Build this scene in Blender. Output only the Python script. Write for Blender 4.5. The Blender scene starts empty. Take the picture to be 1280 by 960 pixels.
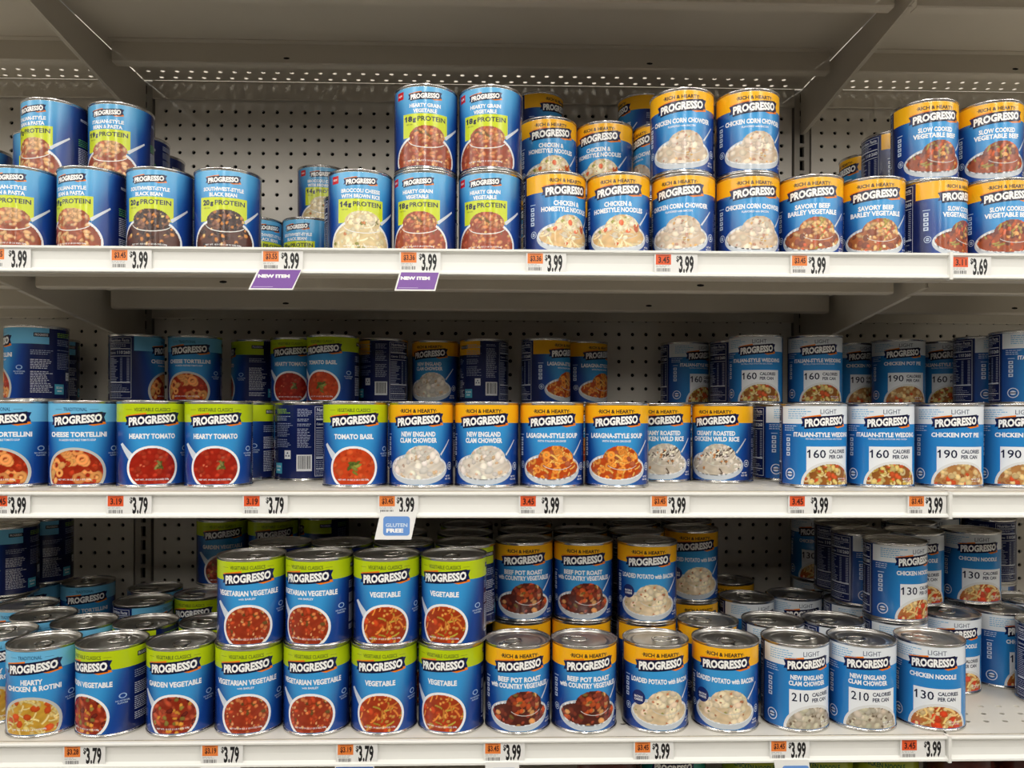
import bpy, math, random
import numpy as np
from mathutils import Matrix, Vector

# ------------------------------------------------------------------ camera
F_PX = 961.0
YAW = math.radians(1.45)
ROLL = math.radians(0.18)
HORIZON = 515.0
scene = bpy.context.scene
COL = scene.collection
cam_data = bpy.data.cameras.new('camera')
cam_data.sensor_width = 36.0
cam_data.lens = 36.0 * F_PX / 1280.0
cam_data.shift_y = (HORIZON - 480.0) / 1280.0
cam_data.clip_start = 0.02
cam = bpy.data.objects.new('camera', cam_data)
COL.objects.link(cam)
cam.matrix_world = (Matrix.Rotation(-YAW, 4, 'Z') @ Matrix.Rotation(math.pi / 2, 4, 'X')
                    @ Matrix.Rotation(ROLL, 4, 'Z'))
scene.camera = cam

# ------------------------------------------------------------------ world, lamps, exposure
world = bpy.data.worlds.new('store_ambient')
scene.world = world
world.use_nodes = True
world.node_tree.nodes['Background'].inputs[0].default_value = (0.93, 0.96, 1.0, 1)
world.node_tree.nodes['Background'].inputs[1].default_value = 0.16


def ceiling_lamp(x, y, z, sx, sy, power, color=(1.0, 0.965, 0.91)):
    d = bpy.data.lights.new('ceiling_lamp', 'AREA')
    d.shape = 'RECTANGLE'
    d.size = sx
    d.size_y = sy
    d.energy = power
    d.color = color
    o = bpy.data.objects.new('ceiling_lamp', d)
    COL.objects.link(o)
    o.location = (x, y, z)
    return o


# rows of strip lamps hung under the store ceiling, running towards the shelves
for lx in (-7.15, -4.75, -2.35, 0.05, 2.45, 4.85, 7.25):
    ceiling_lamp(lx, -9.7, 1.95, 0.16, 20.0, 300)
scene.view_settings.view_transform = 'Standard'
scene.view_settings.look = 'None'
scene.view_settings.gamma = 1.0
scene.view_settings.use_curve_mapping = False
scene.view_settings.exposure = 0.15
scene.cycles.max_bounces = 8

R = random.Random(7)
INCH = 0.0254
WALL_Y = 1.43
POST_X = (-0.6405, 0.5787)
SECTIONS = ((-1.8597, -0.6405), (-0.6405, 0.5787), (0.5787, 1.7979))
SHELF_Z = {'over': 0.6065, 'top': 0.2035, 'mid': -0.0986, 'bot': -0.4075, 'low': -0.6725}


def world_x(u, y):
    """x of a point at distance y from the camera plane that the photo shows in column u"""
    return y * math.tan(math.atan((u - 640.0) / F_PX) + YAW)


# ------------------------------------------------------------------ materials
def lin(c):
    r = []
    for v in c[:3]:
        v = v / 255.0
        r.append(v / 12.92 if v <= 0.04045 else ((v + 0.055) / 1.055) ** 2.4)
    return tuple(r)


def material(name, color, rough=0.5, metal=0.0, noise=0.0, nscale=30.0, bump=0.0, bscale=200.0, spec=0.5, aniso=None):
    m = bpy.data.materials.new(name)
    m.use_nodes = True
    nt = m.node_tree
    b = nt.nodes['Principled BSDF']
    b.inputs['Base Color'].default_value = (*lin(color), 1)
    b.inputs['Roughness'].default_value = rough
    b.inputs['Metallic'].default_value = metal
    b.inputs['Specular IOR Level'].default_value = spec
    tc = nt.nodes.new('ShaderNodeTexCoord')
    if noise > 0:
        n = nt.nodes.new('ShaderNodeTexNoise')
        n.inputs['Scale'].default_value = nscale
        n.inputs['Detail'].default_value = 4
        nt.links.new(tc.outputs['Object'], n.inputs['Vector'])
        mr = nt.nodes.new('ShaderNodeMapRange')
        mr.inputs['To Min'].default_value = 1 - noise
        mr.inputs['To Max'].default_value = 1 + noise
        nt.links.new(n.outputs['Fac'], mr.inputs['Value'])
        mx = nt.nodes.new('ShaderNodeVectorMath')
        mx.operation = 'SCALE'
        mx.inputs[0].default_value = lin(color)
        nt.links.new(mr.outputs['Result'], mx.inputs['Scale'])
        nt.links.new(mx.outputs['Vector'], b.inputs['Base Color'])
        mr2 = nt.nodes.new('ShaderNodeMapRange')
        mr2.inputs['To Min'].default_value = max(0.02, rough - 0.08)
        mr2.inputs['To Max'].default_value = rough + 0.08
        nt.links.new(n.outputs['Fac'], mr2.inputs['Value'])
        nt.links.new(mr2.outputs['Result'], b.inputs['Roughness'])
    if bump > 0:
        n2 = nt.nodes.new('ShaderNodeTexNoise')
        n2.inputs['Scale'].default_value = bscale
        nt.links.new(tc.outputs['Object'], n2.inputs['Vector'])
        bp = nt.nodes.new('ShaderNodeBump')
        bp.inputs['Strength'].default_value = bump
        bp.inputs['Distance'].default_value = 0.001
        nt.links.new(n2.outputs['Fac'], bp.inputs['Height'])
        nt.links.new(bp.outputs['Normal'], b.inputs['Normal'])
    return m


def print_material(name, rough, bump=0.0):
    """printed paper: the inks come with the mesh as a colour attribute"""
    m = bpy.data.materials.new(name)
    m.use_nodes = True
    nt = m.node_tree
    b = nt.nodes['Principled BSDF']
    a = nt.nodes.new('ShaderNodeVertexColor')
    a.layer_name = 'ink'
    nt.links.new(a.outputs['Color'], b.inputs['Base Color'])
    b.inputs['Roughness'].default_value = rough
    b.inputs['Specular IOR Level'].default_value = 0.5
    tc = nt.nodes.new('ShaderNodeTexCoord')
    n = nt.nodes.new('ShaderNodeTexNoise')
    n.inputs['Scale'].default_value = 45
    nt.links.new(tc.outputs['Object'], n.inputs['Vector'])
    bp = nt.nodes.new('ShaderNodeBump')
    bp.inputs['Strength'].default_value = bump
    bp.inputs['Distance'].default_value = 0.001
    nt.links.new(n.outputs['Fac'], bp.inputs['Height'])
    nt.links.new(bp.outputs['Normal'], b.inputs['Normal'])
    return m


M_SHELF = material('powder_coated_shelf_steel', (212, 204, 189), 0.38, 0.0, 0.04, 14, 0.06, 500)
M_DECK = material('shelf_deck_enamel', (226, 222, 212), 0.42, 0.0, 0.04, 14, 0.06, 500)
M_RAIL = material('white_price_rail_plastic', (240, 240, 235), 0.35, 0.0, 0.015, 9)
M_PEG = material('pegboard_enamel', (226, 220, 209), 0.33, 0.0, 0.04, 8, 0.05, 400, 0.9)
M_POST = material('upright_enamel', (182, 177, 167), 0.42, 0.0, 0.04, 10)
M_HOLE_SHADE = material('painted_hole_shade', (14, 13, 12), 0.9, 0.0, 0.1, 20)  # near-black colour standing in for the shade inside holes
M_STEEL = material('tinplate_steel', (205, 203, 200), 0.22, 1.0, 0.05, 60)
M_LID = material('lid_steel', (215, 213, 209), 0.33, 1.0, 0.06, 60)
M_RING = material('pull_ring_steel', (210, 208, 204), 0.2, 1.0, 0.04, 80)
M_FLOOR = material('store_floor_tile', (168, 162, 152), 0.3, 0.0, 0.06, 3)
M_LIGHT_BLOCK = material('added_light_block', (128, 116, 104), 0.6, 0.0, 0.25, 3)  # for the unseen shelving added to block low light
M_CEIL = material('ceiling_paint', (236, 236, 232), 0.8, 0.0, 0.02, 2)
M_LABEL = print_material('varnished_label_paper', 0.2, 0.04)
M_CARD = print_material('printed_card', 0.42, 0.0)


# ------------------------------------------------------------------ mesh helpers
def new_obj(name, mesh, parent=None):
    o = bpy.data.objects.new(name, mesh)
    COL.objects.link(o)
    if parent is not None:
        o.parent = parent
    return o


def make_mesh(name, verts, faces, mat, smooth=False):
    me = bpy.data.meshes.new(name)
    me.from_pydata([tuple(map(float, v)) for v in verts], [], faces)
    me.materials.append(mat)
    if smooth:
        me.polygons.foreach_set('use_smooth', [True] * len(me.polygons))
    me.update()
    return me


def tag(o, label, cat, group=None, kind=None):
    o['label'] = label
    o['category'] = cat
    if group:
        o['group'] = group
    if kind:
        o['kind'] = kind
    return o


def empty(name, loc, rz=0.0):
    o = bpy.data.objects.new(name, None)
    o.empty_display_size = 0.02
    COL.objects.link(o)
    o.location = loc
    o.rotation_euler = (0, 0, rz)
    return o


def box_data(x0, x1, y0, y1, z0, z1, verts, faces):
    b = len(verts)
    for z in (z0, z1):
        verts += [(x0, y0, z), (x1, y0, z), (x1, y1, z), (x0, y1, z)]
    faces += [(b, b + 3, b + 2, b + 1), (b + 4, b + 5, b + 6, b + 7), (b, b + 1, b + 5, b + 4),
              (b + 1, b + 2, b + 6, b + 5), (b + 2, b + 3, b + 7, b + 6), (b + 3, b, b + 4, b + 7)]


def extrude_x(profile, x0, x1, mat, name, smooth=False):
    """closed (y,z) outline swept along x"""
    n = len(profile)
    v = [(x0, y, z) for y, z in profile] + [(x1, y, z) for y, z in profile]
    f = [(i, (i + 1) % n, n + (i + 1) % n, n + i) for i in range(n)]
    f += [tuple(reversed(range(n))), tuple(range(n, 2 * n))]
    return make_mesh(name, v, f, mat, smooth)


def lathe(profile, segs, mat, name, cap_first=False, cap_last=False):
    v, f = [], []
    for r, z in profile:
        for i in range(segs):
            a = 2 * math.pi * i / segs
            v.append((r * math.sin(a), -r * math.cos(a), z))
    for k in range(len(profile) - 1):
        for i in range(segs):
            j = (i + 1) % segs
            f.append((k * segs + i, k * segs + j, (k + 1) * segs + j, (k + 1) * segs + i))
    if cap_first:
        f.append(tuple(reversed(range(segs))))
    if cap_last:
        b = (len(profile) - 1) * segs
        f.append(tuple(range(b, b + segs)))
    return make_mesh(name, v, f, mat, True)


def tube(path, r, mat, name, segs=8, closed=False, flat=1.0):
    v, f = [], []
    n = len(path)
    P = [Vector(p) for p in path]
    for i, p in enumerate(P):
        a = P[(i - 1) % n] if (closed or i > 0) else P[i]
        b = P[(i + 1) % n] if (closed or i < n - 1) else P[i]
        t = (b - a).normalized()
        up = Vector((0, 0, 1))
        s = t.cross(up)
        if s.length < 1e-4:
            s = Vector((1, 0, 0))
        s.normalize()
        w = s.cross(t)
        for k in range(segs):
            q = 2 * math.pi * k / segs
            v.append(tuple(p + s * (r * math.cos(q)) + w * (r * flat * math.sin(q))))
    m = n if closed else n - 1
    for i in range(m):
        for k in range(segs):
            a0 = i * segs + k
            a1 = i * segs + (k + 1) % segs
            b0 = ((i + 1) % n) * segs + k
            b1 = ((i + 1) % n) * segs + (k + 1) % segs
            f.append((a0, b0, b1, a1))
    if not closed:
        f.append(tuple(range(segs)))
        f.append(tuple(reversed(range((n - 1) * segs, n * segs))))
    return make_mesh(name, v, f, mat, True)


def perforated(xs, rows, half, hole, plane, thick=0.0):
    """tiles of one inch with an eight-sided hole each. plane(a, b) -> 3D point"""
    verts, faces = [], []
    hx, hz = hole
    for zc in rows:
        for xc in xs(zc):
            b = len(verts)
            out = [(-half, -half), (0, -half), (half, -half), (half, 0), (half, half), (0, half), (-half, half), (-half, 0)]
            inn = []
            for k in range(8):
                ang = math.radians(225 + 45 * k)
                inn.append((hx * math.cos(ang), hz * math.sin(ang)))
            for px, pz in out + inn:
                verts.append(plane(xc + px, zc + pz, 0))
            for px, pz in inn:
                verts.append(plane(xc + px, zc + pz, 1))
            for k in range(8):
                j = (k + 1) % 8
                faces.append((b + k, b + j, b + 8 + j, b + 8 + k))
                faces.append((b + 8 + k, b + 8 + j, b + 16 + j, b + 16 + k))
    return verts, faces


# ------------------------------------------------------------------ setting: floor, pegboard wall, uprights
FLOOR_Z = -1.32
v, f = [], []
box_data(-9.0, 9.0, -21.0, WALL_Y + 0.10, FLOOR_Z - 0.05, FLOOR_Z, v, f)
o = new_obj('floor', make_mesh('floor', v, f, M_FLOOR))
o['kind'] = 'structure'
v, f = [], []
box_data(-9.0, 9.0, -21.0, WALL_Y + 4.0, 2.0, 2.1, v, f)
o = new_obj('ceiling', make_mesh('ceiling', v, f, M_CEIL))
o['kind'] = 'structure'

# unseen shelving added behind the camera to keep low light off the lower shelves
v, f = [], []
box_data(-8.0, 8.0, -1.75, -1.70, FLOOR_Z, 0.60, v, f)
for zz in (-1.22, -0.86, -0.50, -0.14, 0.22, 0.57):
    box_data(-8.0, 8.0, -1.70, -1.28, zz, zz + 0.035, v, f)
for k in range(14):
    box_data(-7.9 + 1.2192 * k, -7.89 + 1.2192 * k, -1.70, -1.30, FLOOR_Z, 0.60, v, f)
o = new_obj('aisle_light_block', make_mesh('aisle_light_block', v, f, M_LIGHT_BLOCK))
o['kind'] = 'structure'

back = empty('wall_back', (0, WALL_Y, FLOOR_Z))
back['kind'] = 'structure'
ROW0 = 0.552
rows = [ROW0 + INCH * k for k in range(4, -1, -1)] + [ROW0 - INCH * k for k in range(1, 46)]
z_hi, z_lo = rows[0] + INCH / 2, rows[-1] - INCH / 2
loc_x = [INCH * (k + 1.5) for k in range(46)]
pv, pf = perforated(lambda z: loc_x, rows, INCH / 2, (0.0035, 0.0035),
                    lambda a, b, k: (a, 0.0 + 0.004 * k, b - FLOOR_Z))
w = 1.2192
for (x0, x1, z0, z1) in ((0.0185, INCH * 1.0, z_lo, z_hi), (INCH * 47, w - 0.0185, z_lo, z_hi),
                         (0.0185, w - 0.0185, FLOOR_Z, z_lo), (0.0185, w - 0.0185, z_hi, z_hi + 0.06)):
    b = len(pv)
    pv += [(x0, 0, z0 - FLOOR_Z), (x1, 0, z0 - FLOOR_Z), (x1, 0, z1 - FLOOR_Z), (x0, 0, z1 - FLOOR_Z)]
    pf.append((b, b + 1, b + 2, b + 3))
# folded panel edges either side
for xe, s in ((0.0185, 1), (w - 0.0185, -1)):
    b = len(pv)
    for zz in (0, z_hi + 0.06 - FLOOR_Z):
        pv += [(xe, 0, zz), (xe, 0.008, zz)]
    pf.append((b, b + 1, b + 3, b + 2))
peg_mesh = make_mesh('pegboard_panel', pv, pf, M_PEG)
for x0, x1 in SECTIONS:
    p = new_obj('pegboard_panel', peg_mesh, back)
    p.location = (x0, 0, 0)
v, f = [], []
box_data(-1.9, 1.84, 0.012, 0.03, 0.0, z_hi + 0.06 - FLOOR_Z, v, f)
new_obj('cavity_shade_sheet', make_mesh('cavity_shade_sheet', v, f, M_HOLE_SHADE), back)  # dark sheet whose colour gives the shade behind the peg holes

# slotted uprights: a face strip with one slot every inch, standing 2 mm proud
uz = []
zs = ROW0 - 0.0115
uh = 0.0142
uv_, uf_ = [], []
slot_h, slot_w = 0.0095, 0.0042
zrows = [zs + INCH * k for k in range(5, -44, -1)]
for zc in zrows:
    b = len(uv_)
    out = [(-uh, -INCH / 2), (uh, -INCH / 2), (uh, INCH / 2), (-uh, INCH / 2)]
    inn = [(-slot_w, -slot_h), (slot_w, -slot_h), (slot_w, slot_h), (-slot_w, slot_h)]
    for px, pz in out + inn:
        uv_.append((px, -0.002, zc + pz - FLOOR_Z))
    for px, pz in inn:
        uv_.append((px, 0.006, zc + pz - FLOOR_Z))
    for k in range(4):
        j = (k + 1) % 4
        uf_.append((b + k, b + j, b + 4 + j, b + 4 + k))
        uf_.append((b + 4 + k, b + 4 + j, b + 8 + j, b + 8 + k))
zb = zrows[-1] - INCH / 2
b = len(uv_)
uv_ += [(-uh, -0.002, 0), (uh, -0.002, 0), (uh, -0.002, zb - FLOOR_Z), (-uh, -0.002, zb - FLOOR_Z)]
uf_.append((b, b + 1, b + 2, b + 3))
zt = zrows[0] + INCH / 2 - FLOOR_Z
for xe in (-uh, uh):
    b = len(uv_)
    uv_ += [(xe, -0.002, 0), (xe, 0.011, 0), (xe, 0.011, zt), (xe, -0.002, zt)]
    uf_.append((b, b + 1, b + 2, b + 3))
up_mesh = make_mesh('upright_post', uv_, uf_, M_POST)
for i, x in enumerate((SECTIONS[0][0], POST_X[0], POST_X[1], SECTIONS[2][1])):
    o = new_obj('upright_post', up_mesh)
    o.location = (x, WALL_Y, FLOOR_Z)
    tag(o, ('slotted grey upright post beyond the left edge of the picture',
            'slotted grey upright post seen at the left between pegboard panels',
            'slotted grey upright post seen at the right between pegboard panels',
            'slotted grey upright post beyond the right edge of the picture')[i],
        'upright post', 'slotted upright posts')

# ------------------------------------------------------------------ shelves
SW = 1.2192
g = 0.0012
front_holes = [1.002 + INCH * k for k in range(0, 3)]
rear_holes = [1.3860, 1.4114]


def staggered(y):
    k = int(round((y - 1.002) / INCH))
    off = 0.5 if k % 2 else 0.0
    if y > 1.2:
        off = 0.0 if abs(y - rear_holes[0]) < 1e-4 else 0.5
    return [INCH * (i + 1.0 + off) for i in range(46)]


# deck in local coordinates: x 0..SW, y absolute, z 0 = top surface
dv, df = perforated(staggered, front_holes + rear_holes, INCH / 2, (0.0042, 0.0034),
                    lambda a, b_, k: (a, b_, -0.0012 * k))


def quad(x0, x1, y0, y1, z, V, Fc):
    b = len(V)
    V += [(x0, y0, z), (x1, y0, z), (x1, y1, z), (x0, y1, z)]
    Fc.append((b, b + 1, b + 2, b + 3))


for y in front_holes + rear_holes:
    xs = staggered(y)
    quad(g, xs[0] - INCH / 2, y - INCH / 2, y + INCH / 2, 0, dv, df)
    quad(xs[-1] + INCH / 2, SW - g, y - INCH / 2, y + INCH / 2, 0, dv, df)
quad(g, SW - g, 0.963, front_holes[0] - INCH / 2, 0, dv, df)
quad(g, SW - g, front_holes[-1] + INCH / 2, rear_holes[0] - INCH / 2, 0, dv, df)
quad(g, SW - g, rear_holes[-1] + INCH / 2, WALL_Y - 0.004, 0, dv, df)
quad(g, SW - g, front_holes[-1] + INCH / 2, rear_holes[0] - INCH / 2, -0.0012, dv, df)
deck_mesh = make_mesh('deck', dv, df, M_DECK)
deck_under = make_mesh('deck', dv, df, M_SHELF)

# front box: face, bottom return, end walls
edge_prof = [(0.9625, -0.0003), (0.9625, -0.0330), (0.9640, -0.0345), (0.9830, -0.0345), (0.9830, -0.0330), (0.966, -0.0330), (0.964, -0.032), (0.964, -0.0016)]
edge_mesh = extrude_x(edge_prof, g, SW - g, M_SHELF, 'front_edge')


def stiffener_mesh(y0):
    # folded channel under the deck: upright face towards the aisle, short lip turned back
    p = [(y0 - 0.012, -0.0014), (y0 + 0.016, -0.0014), (y0 + 0.016, -0.0026), (y0 + 0.0014, -0.0026), (y0 + 0.0014, -0.0325), (y0 + 0.003, -0.0338),
         (y0 + 0.018, -0.0338), (y0 + 0.018, -0.0352), (y0 + 0.0022, -0.0352), (y0, -0.0332), (y0, -0.0026), (y0 - 0.012, -0.0026)]
    return extrude_x(p, 0.016, SW - 0.016, M_SHELF, 'stiffener')


hat_mesh = stiffener_mesh(1.2736)
front_hat_mesh = stiffener_mesh(1.066)
flange_prof = [(1.4245, -0.0013), (1.4245, -0.0330), (1.4262, -0.0345), (1.4272, -0.0345), (1.4272, -0.0003), (1.4262, -0.0003)]
flange_mesh = extrude_x(flange_prof, 0.016, SW - 0.016, M_SHELF, 'rear_flange')
sl_v, sl_f = [], []  # flat dark ellipses on the stiffeners, slot shade put in as colour
for xx, yy in ((0.27, 1.0657), (0.93, 1.0657), (0.30, 1.2733), (0.90, 1.2733)):
    b = len(sl_v)
    for k in range(8):
        a = 2 * math.pi * k / 8
        sl_v.append((xx + 0.0055 * math.cos(a), yy, -0.026 + 0.0018 * math.sin(a)))
    sl_f.append(tuple(range(b, b + 8)))
slot_shade_mesh = make_mesh('painted_slot_shade', sl_v, sl_f, M_HOLE_SHADE)

# bracket: tapering arm with hooks at the wall
bp_ = [(1.4275, -0.004), (1.4275, -0.026), (1.432, -0.026), (1.432, -0.038), (1.4275, -0.034), (1.4275, -0.060),
       (1.432, -0.062), (1.432, -0.076), (1.4275, -0.072), (1.4275, -0.085), (1.420, -0.085), (1.055, -0.0400), (1.010, -0.0360), (1.010, -0.004)]


def bracket_mesh():
    v, f = [], []
    t = 0.0011
    n = len(bp_)
    for s in (-t, t):
        v += [(s, y, z) for y, z in bp_]
    f = [(i, (i + 1) % n, n + (i + 1) % n, n + i) for i in range(n)]
    f += [tuple(range(n)), tuple(reversed(range(n, 2 * n)))]
    # rolled lower flange
    b = len(v)
    for (y, z) in ((1.055, -0.0400), (1.42, -0.085)):
        v += [(-0.0016, y, z - 0.0012), (0.0016, y, z - 0.0012), (0.0016, y, z + 0.004), (-0.0016, y, z + 0.004)]
    f += [(b, b + 1, b + 5, b + 4), (b + 1, b + 2, b + 6, b + 5), (b + 3, b, b + 4, b + 7), (b, b + 3, b + 2, b + 1), (b + 4, b + 5, b + 6, b + 7)]
    return make_mesh('bracket', v, f, M_SHELF)


brk_mesh = bracket_mesh()


def rail_mesh(top, height):
    t, h = top, height
    prof = [(0.9622, t - 0.001), (0.9600, t), (0.9560, t), (0.9545, t - 0.0012), (0.9545, t - 0.0030), (0.9565, t - 0.0040),
            (0.9592, t - 0.0062), (0.9597, t - h * 0.5), (0.9590, t - h + 0.0062), (0.9560, t - h + 0.0040), (0.9538, t - h + 0.0030),
            (0.9535, t - h + 0.0008), (0.9548, t - h), (0.9600, t - h), (0.9622, t - h + 0.001)]
    return extrude_x(prof, 0.0008, SW - 0.0008, M_RAIL, 'price_rail')


RAIL = {'over': (-0.003, 0.031), 'top': (-0.0012, 0.0325), 'mid': (-0.0014, 0.0316), 'bot': (-0.0003, 0.0308), 'low': (-0.001, 0.032)}
rail_meshes = {k: rail_mesh(*RAIL[k]) for k in RAIL}
SHELF_WORD = {'over': 'overhead', 'top': 'top stocked', 'mid': 'middle stocked', 'bot': 'bottom stocked', 'low': 'lowest partly seen'}
SIDE_WORD = ('left bay', 'centre bay', 'right bay')
for lev in ('over', 'top', 'mid', 'bot', 'low'):
    for i, (x0, x1) in enumerate(SECTIONS):
        root = empty('steel_shelf', (x0, 0, SHELF_Z[lev]))
        tag(root, 'off-white steel gondola shelf with price rail, %s level, %s' % (SHELF_WORD[lev], SIDE_WORD[i]), 'shelf', 'gondola shelves')
        new_obj('deck', deck_mesh if lev != 'over' else deck_under, root)
        new_obj('front_edge', edge_mesh, root)
        new_obj('stiffener', hat_mesh, root)
        new_obj('stiffener', front_hat_mesh, root)
        new_obj('rear_flange', flange_mesh, root)
        new_obj('painted_slot_shade', slot_shade_mesh, root)
        new_obj('price_rail', rail_meshes[lev], root)
        for bx in (0.0018, SW - 0.0018):
            bo = new_obj('bracket', brk_mesh, root)
            bo.location = (bx, 0, 0)
        # clip closing the joint of the rails on the right-hand end
        if i < 2:
            t, h = RAIL[lev]
            v, f = [], []
            box_data(SW - 0.0040, SW - 0.0001, 0.9526, 0.9620, t - h - 0.0012, t + 0.0010, v, f)
            new_obj('rail_clip', make_mesh('rail_clip', v, f, M_RAIL), root)

# ------------------------------------------------------------------ flat art -> mesh
_text_cache = {}


def text_tris(s, bold):
    key = (s, bold)
    if key in _text_cache:
        return _text_cache[key]
    cu = bpy.data.curves.new('t', 'FONT')
    cu.body = s
    cu.size = 1.0
    cu.resolution_u = 2
    cu.offset = bold
    ob = bpy.data.objects.new('t', cu)
    me = bpy.data.meshes.new_from_object(ob)
    me.calc_loop_triangles()
    vs = np.array([vv.co[:2] for vv in me.vertices]) if len(me.vertices) else np.zeros((0, 2))
    tr = [tuple(t.vertices) for t in me.loop_triangles]
    bpy.data.objects.remove(ob)
    bpy.data.meshes.remove(me)
    bpy.data.curves.remove(cu)
    if len(vs):
        lo, hi = vs.min(0), vs.max(0)
        vs = (vs - (lo + hi) / 2) / np.maximum(hi - lo, 1e-6)   # unit box centred on 0
    _text_cache[key] = (vs, tr)
    return _text_cache[key]


class Art:
    """inked shapes in millimetres; d is measured downwards from the top of the sheet"""

    def __init__(self):
        self.V, self.F, self.C, self.L = [], [], [], []

    def poly(self, pts, col, layer=1):
        b = len(self.V)
        self.V += [tuple(p) for p in pts]
        self.C += [lin(col)] * len(pts)
        self.L += [layer] * len(pts)
        self.F.append(tuple(range(b, b + len(pts))))

    def rect(self, s0, s1, d0, d1, col, layer=1, strip=3.0):
        n = max(1, int(math.ceil((s1 - s0) / strip)))
        for i in range(n):
            a, b = s0 + (s1 - s0) * i / n, s0 + (s1 - s0) * (i + 1) / n
            self.poly([(a, d1), (b, d1), (b, d0), (a, d0)], col, layer)

    def tris(self, vs, trs, col, layer, strip=3.0):
        for t in trs:
            P = [tuple(vs[i]) for i in t]
            lo = min(p[0] for p in P)
            hi = max(p[0] for p in P)
            k0, k1 = math.floor(lo / strip), math.floor(hi / strip - 1e-9)
            if k1 - k0 <= 0:
                self.poly(P, col, layer)
                continue
            for k in range(k0, k1 + 1):
                Q = clip(P, k * strip, 1)
                Q = clip(Q, (k + 1) * strip, -1)
                if len(Q) >= 3:
                    self.poly(Q, col, layer)

    def text(self, s, cs, cd, wid, hei, col, bold=0.02, slope=0.0, layer=3):
        vs, tr = text_tris(s, bold)
        if not len(vs):
            return
        q = vs.copy()
        q[:, 0] = vs[:, 0] * wid
        q[:, 1] = -vs[:, 1] * hei - slope * q[:, 0]
        q = q + np.array([cs, cd])
        self.tris(q, tr, col, layer)

    def shape(self, pts, col, layer=1):
        """convex or star-shaped outline, fanned about its centre and cut into strips"""
        c = (sum(p[0] for p in pts) / len(pts), sum(p[1] for p in pts) / len(pts))
        vs = [c] + list(pts)
        n = len(pts)
        self.tris(np.array(vs), [(0, 1 + (i + 1) % n, 1 + i) for i in range(n)], col, layer)

    def ellipse(self, cs, cd, rx, ry, col, layer=1, n=28, dmax=None, inner=None):
        P = []
        for k in range(n):
            a = 2 * math.pi * k / n
            d = cd + ry * math.sin(a)
            P.append((cs + rx * math.cos(a), min(d, dmax) if dmax else d))
        if inner is None:
            self.shape(P, col, layer)
            return
        Q = []
        for k in range(n):
            a = 2 * math.pi * k / n
            d = cd + ry * inner * math.sin(a)
            Q.append((cs + rx * inner * math.cos(a), min(d, dmax) if dmax else d))
        vs = np.array(P + Q)
        tr = []
        for k in range(n):
            j = (k + 1) % n
            if dmax and P[k][1] >= dmax and P[j][1] >= dmax and Q[k][1] >= dmax and Q[j][1] >= dmax:
                continue
            tr += [(k, n + k, n + j), (k, n + j, j)]
        self.tris(vs, tr, col, layer)

    def grid(self, s0, s1, d0, d1, step, inside, colour, layer=2):
        ns = int(round((s1 - s0) / step))
        nd = int(round((d1 - d0) / step))
        S = s0 + np.arange(ns + 1) * step
        D = d0 + np.arange(nd + 1) * step
        SS, DD = np.meshgrid(S, D)
        cols = colour(SS.ravel(), DD.ravel()).reshape(nd + 1, ns + 1, 3)
        keep = inside(SS[:-1, :-1] + step / 2, DD[:-1, :-1] + step / 2)
        idx = {}
        for i in range(nd):
            for j in range(ns):
                if not keep[i, j]:
                    continue
                fc = []
                for (a, b) in ((i + 1, j), (i + 1, j + 1), (i, j + 1), (i, j)):
                    if (a, b) not in idx:
                        idx[(a, b)] = len(self.V)
                        self.V.append((S[b], D[a]))
                        self.C.append(tuple(cols[a, b]))
                        self.L.append(layer)
                    fc.append(idx[(a, b)])
                self.F.append(tuple(fc))

    def build(self, name, mapper, mat):
        me = bpy.data.meshes.new(name)
        fixed = []
        for fc in self.F:
            ar = 0.0
            for i in range(len(fc)):
                p, q = self.V[fc[i]], self.V[fc[(i + 1) % len(fc)]]
                ar += p[0] * q[1] - q[0] * p[1]
            fixed.append(fc if ar < 0 else tuple(reversed(fc)))
        self.F = fixed
        co = [mapper(p[0], p[1], l) for p, l in zip(self.V, self.L)]
        me.from_pydata(co, [], self.F)
        at = me.color_attributes.new('ink', 'FLOAT_COLOR', 'POINT')
        buf = np.ones((len(self.V), 4), dtype=np.float32)
        buf[:, :3] = np.array(self.C, dtype=np.float32)
        at.data.foreach_set('color', buf.ravel())
        me.materials.append(mat)
        me.update()
        return me


def clip(P, x, sgn):
    out = []
    n = len(P)
    for i in range(n):
        a, b = P[i], P[(i + 1) % n]
        ia, ib = (a[0] - x) * sgn >= 0, (b[0] - x) * sgn >= 0
        if ia:
            out.append(a)
        if ia != ib:
            t = (x - a[0]) / (b[0] - a[0])
            out.append((x, a[1] + t * (b[1] - a[1])))
    return out


# ------------------------------------------------------------------ food pictures
def np_lin(c):
    return np.array(lin(c))


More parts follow.
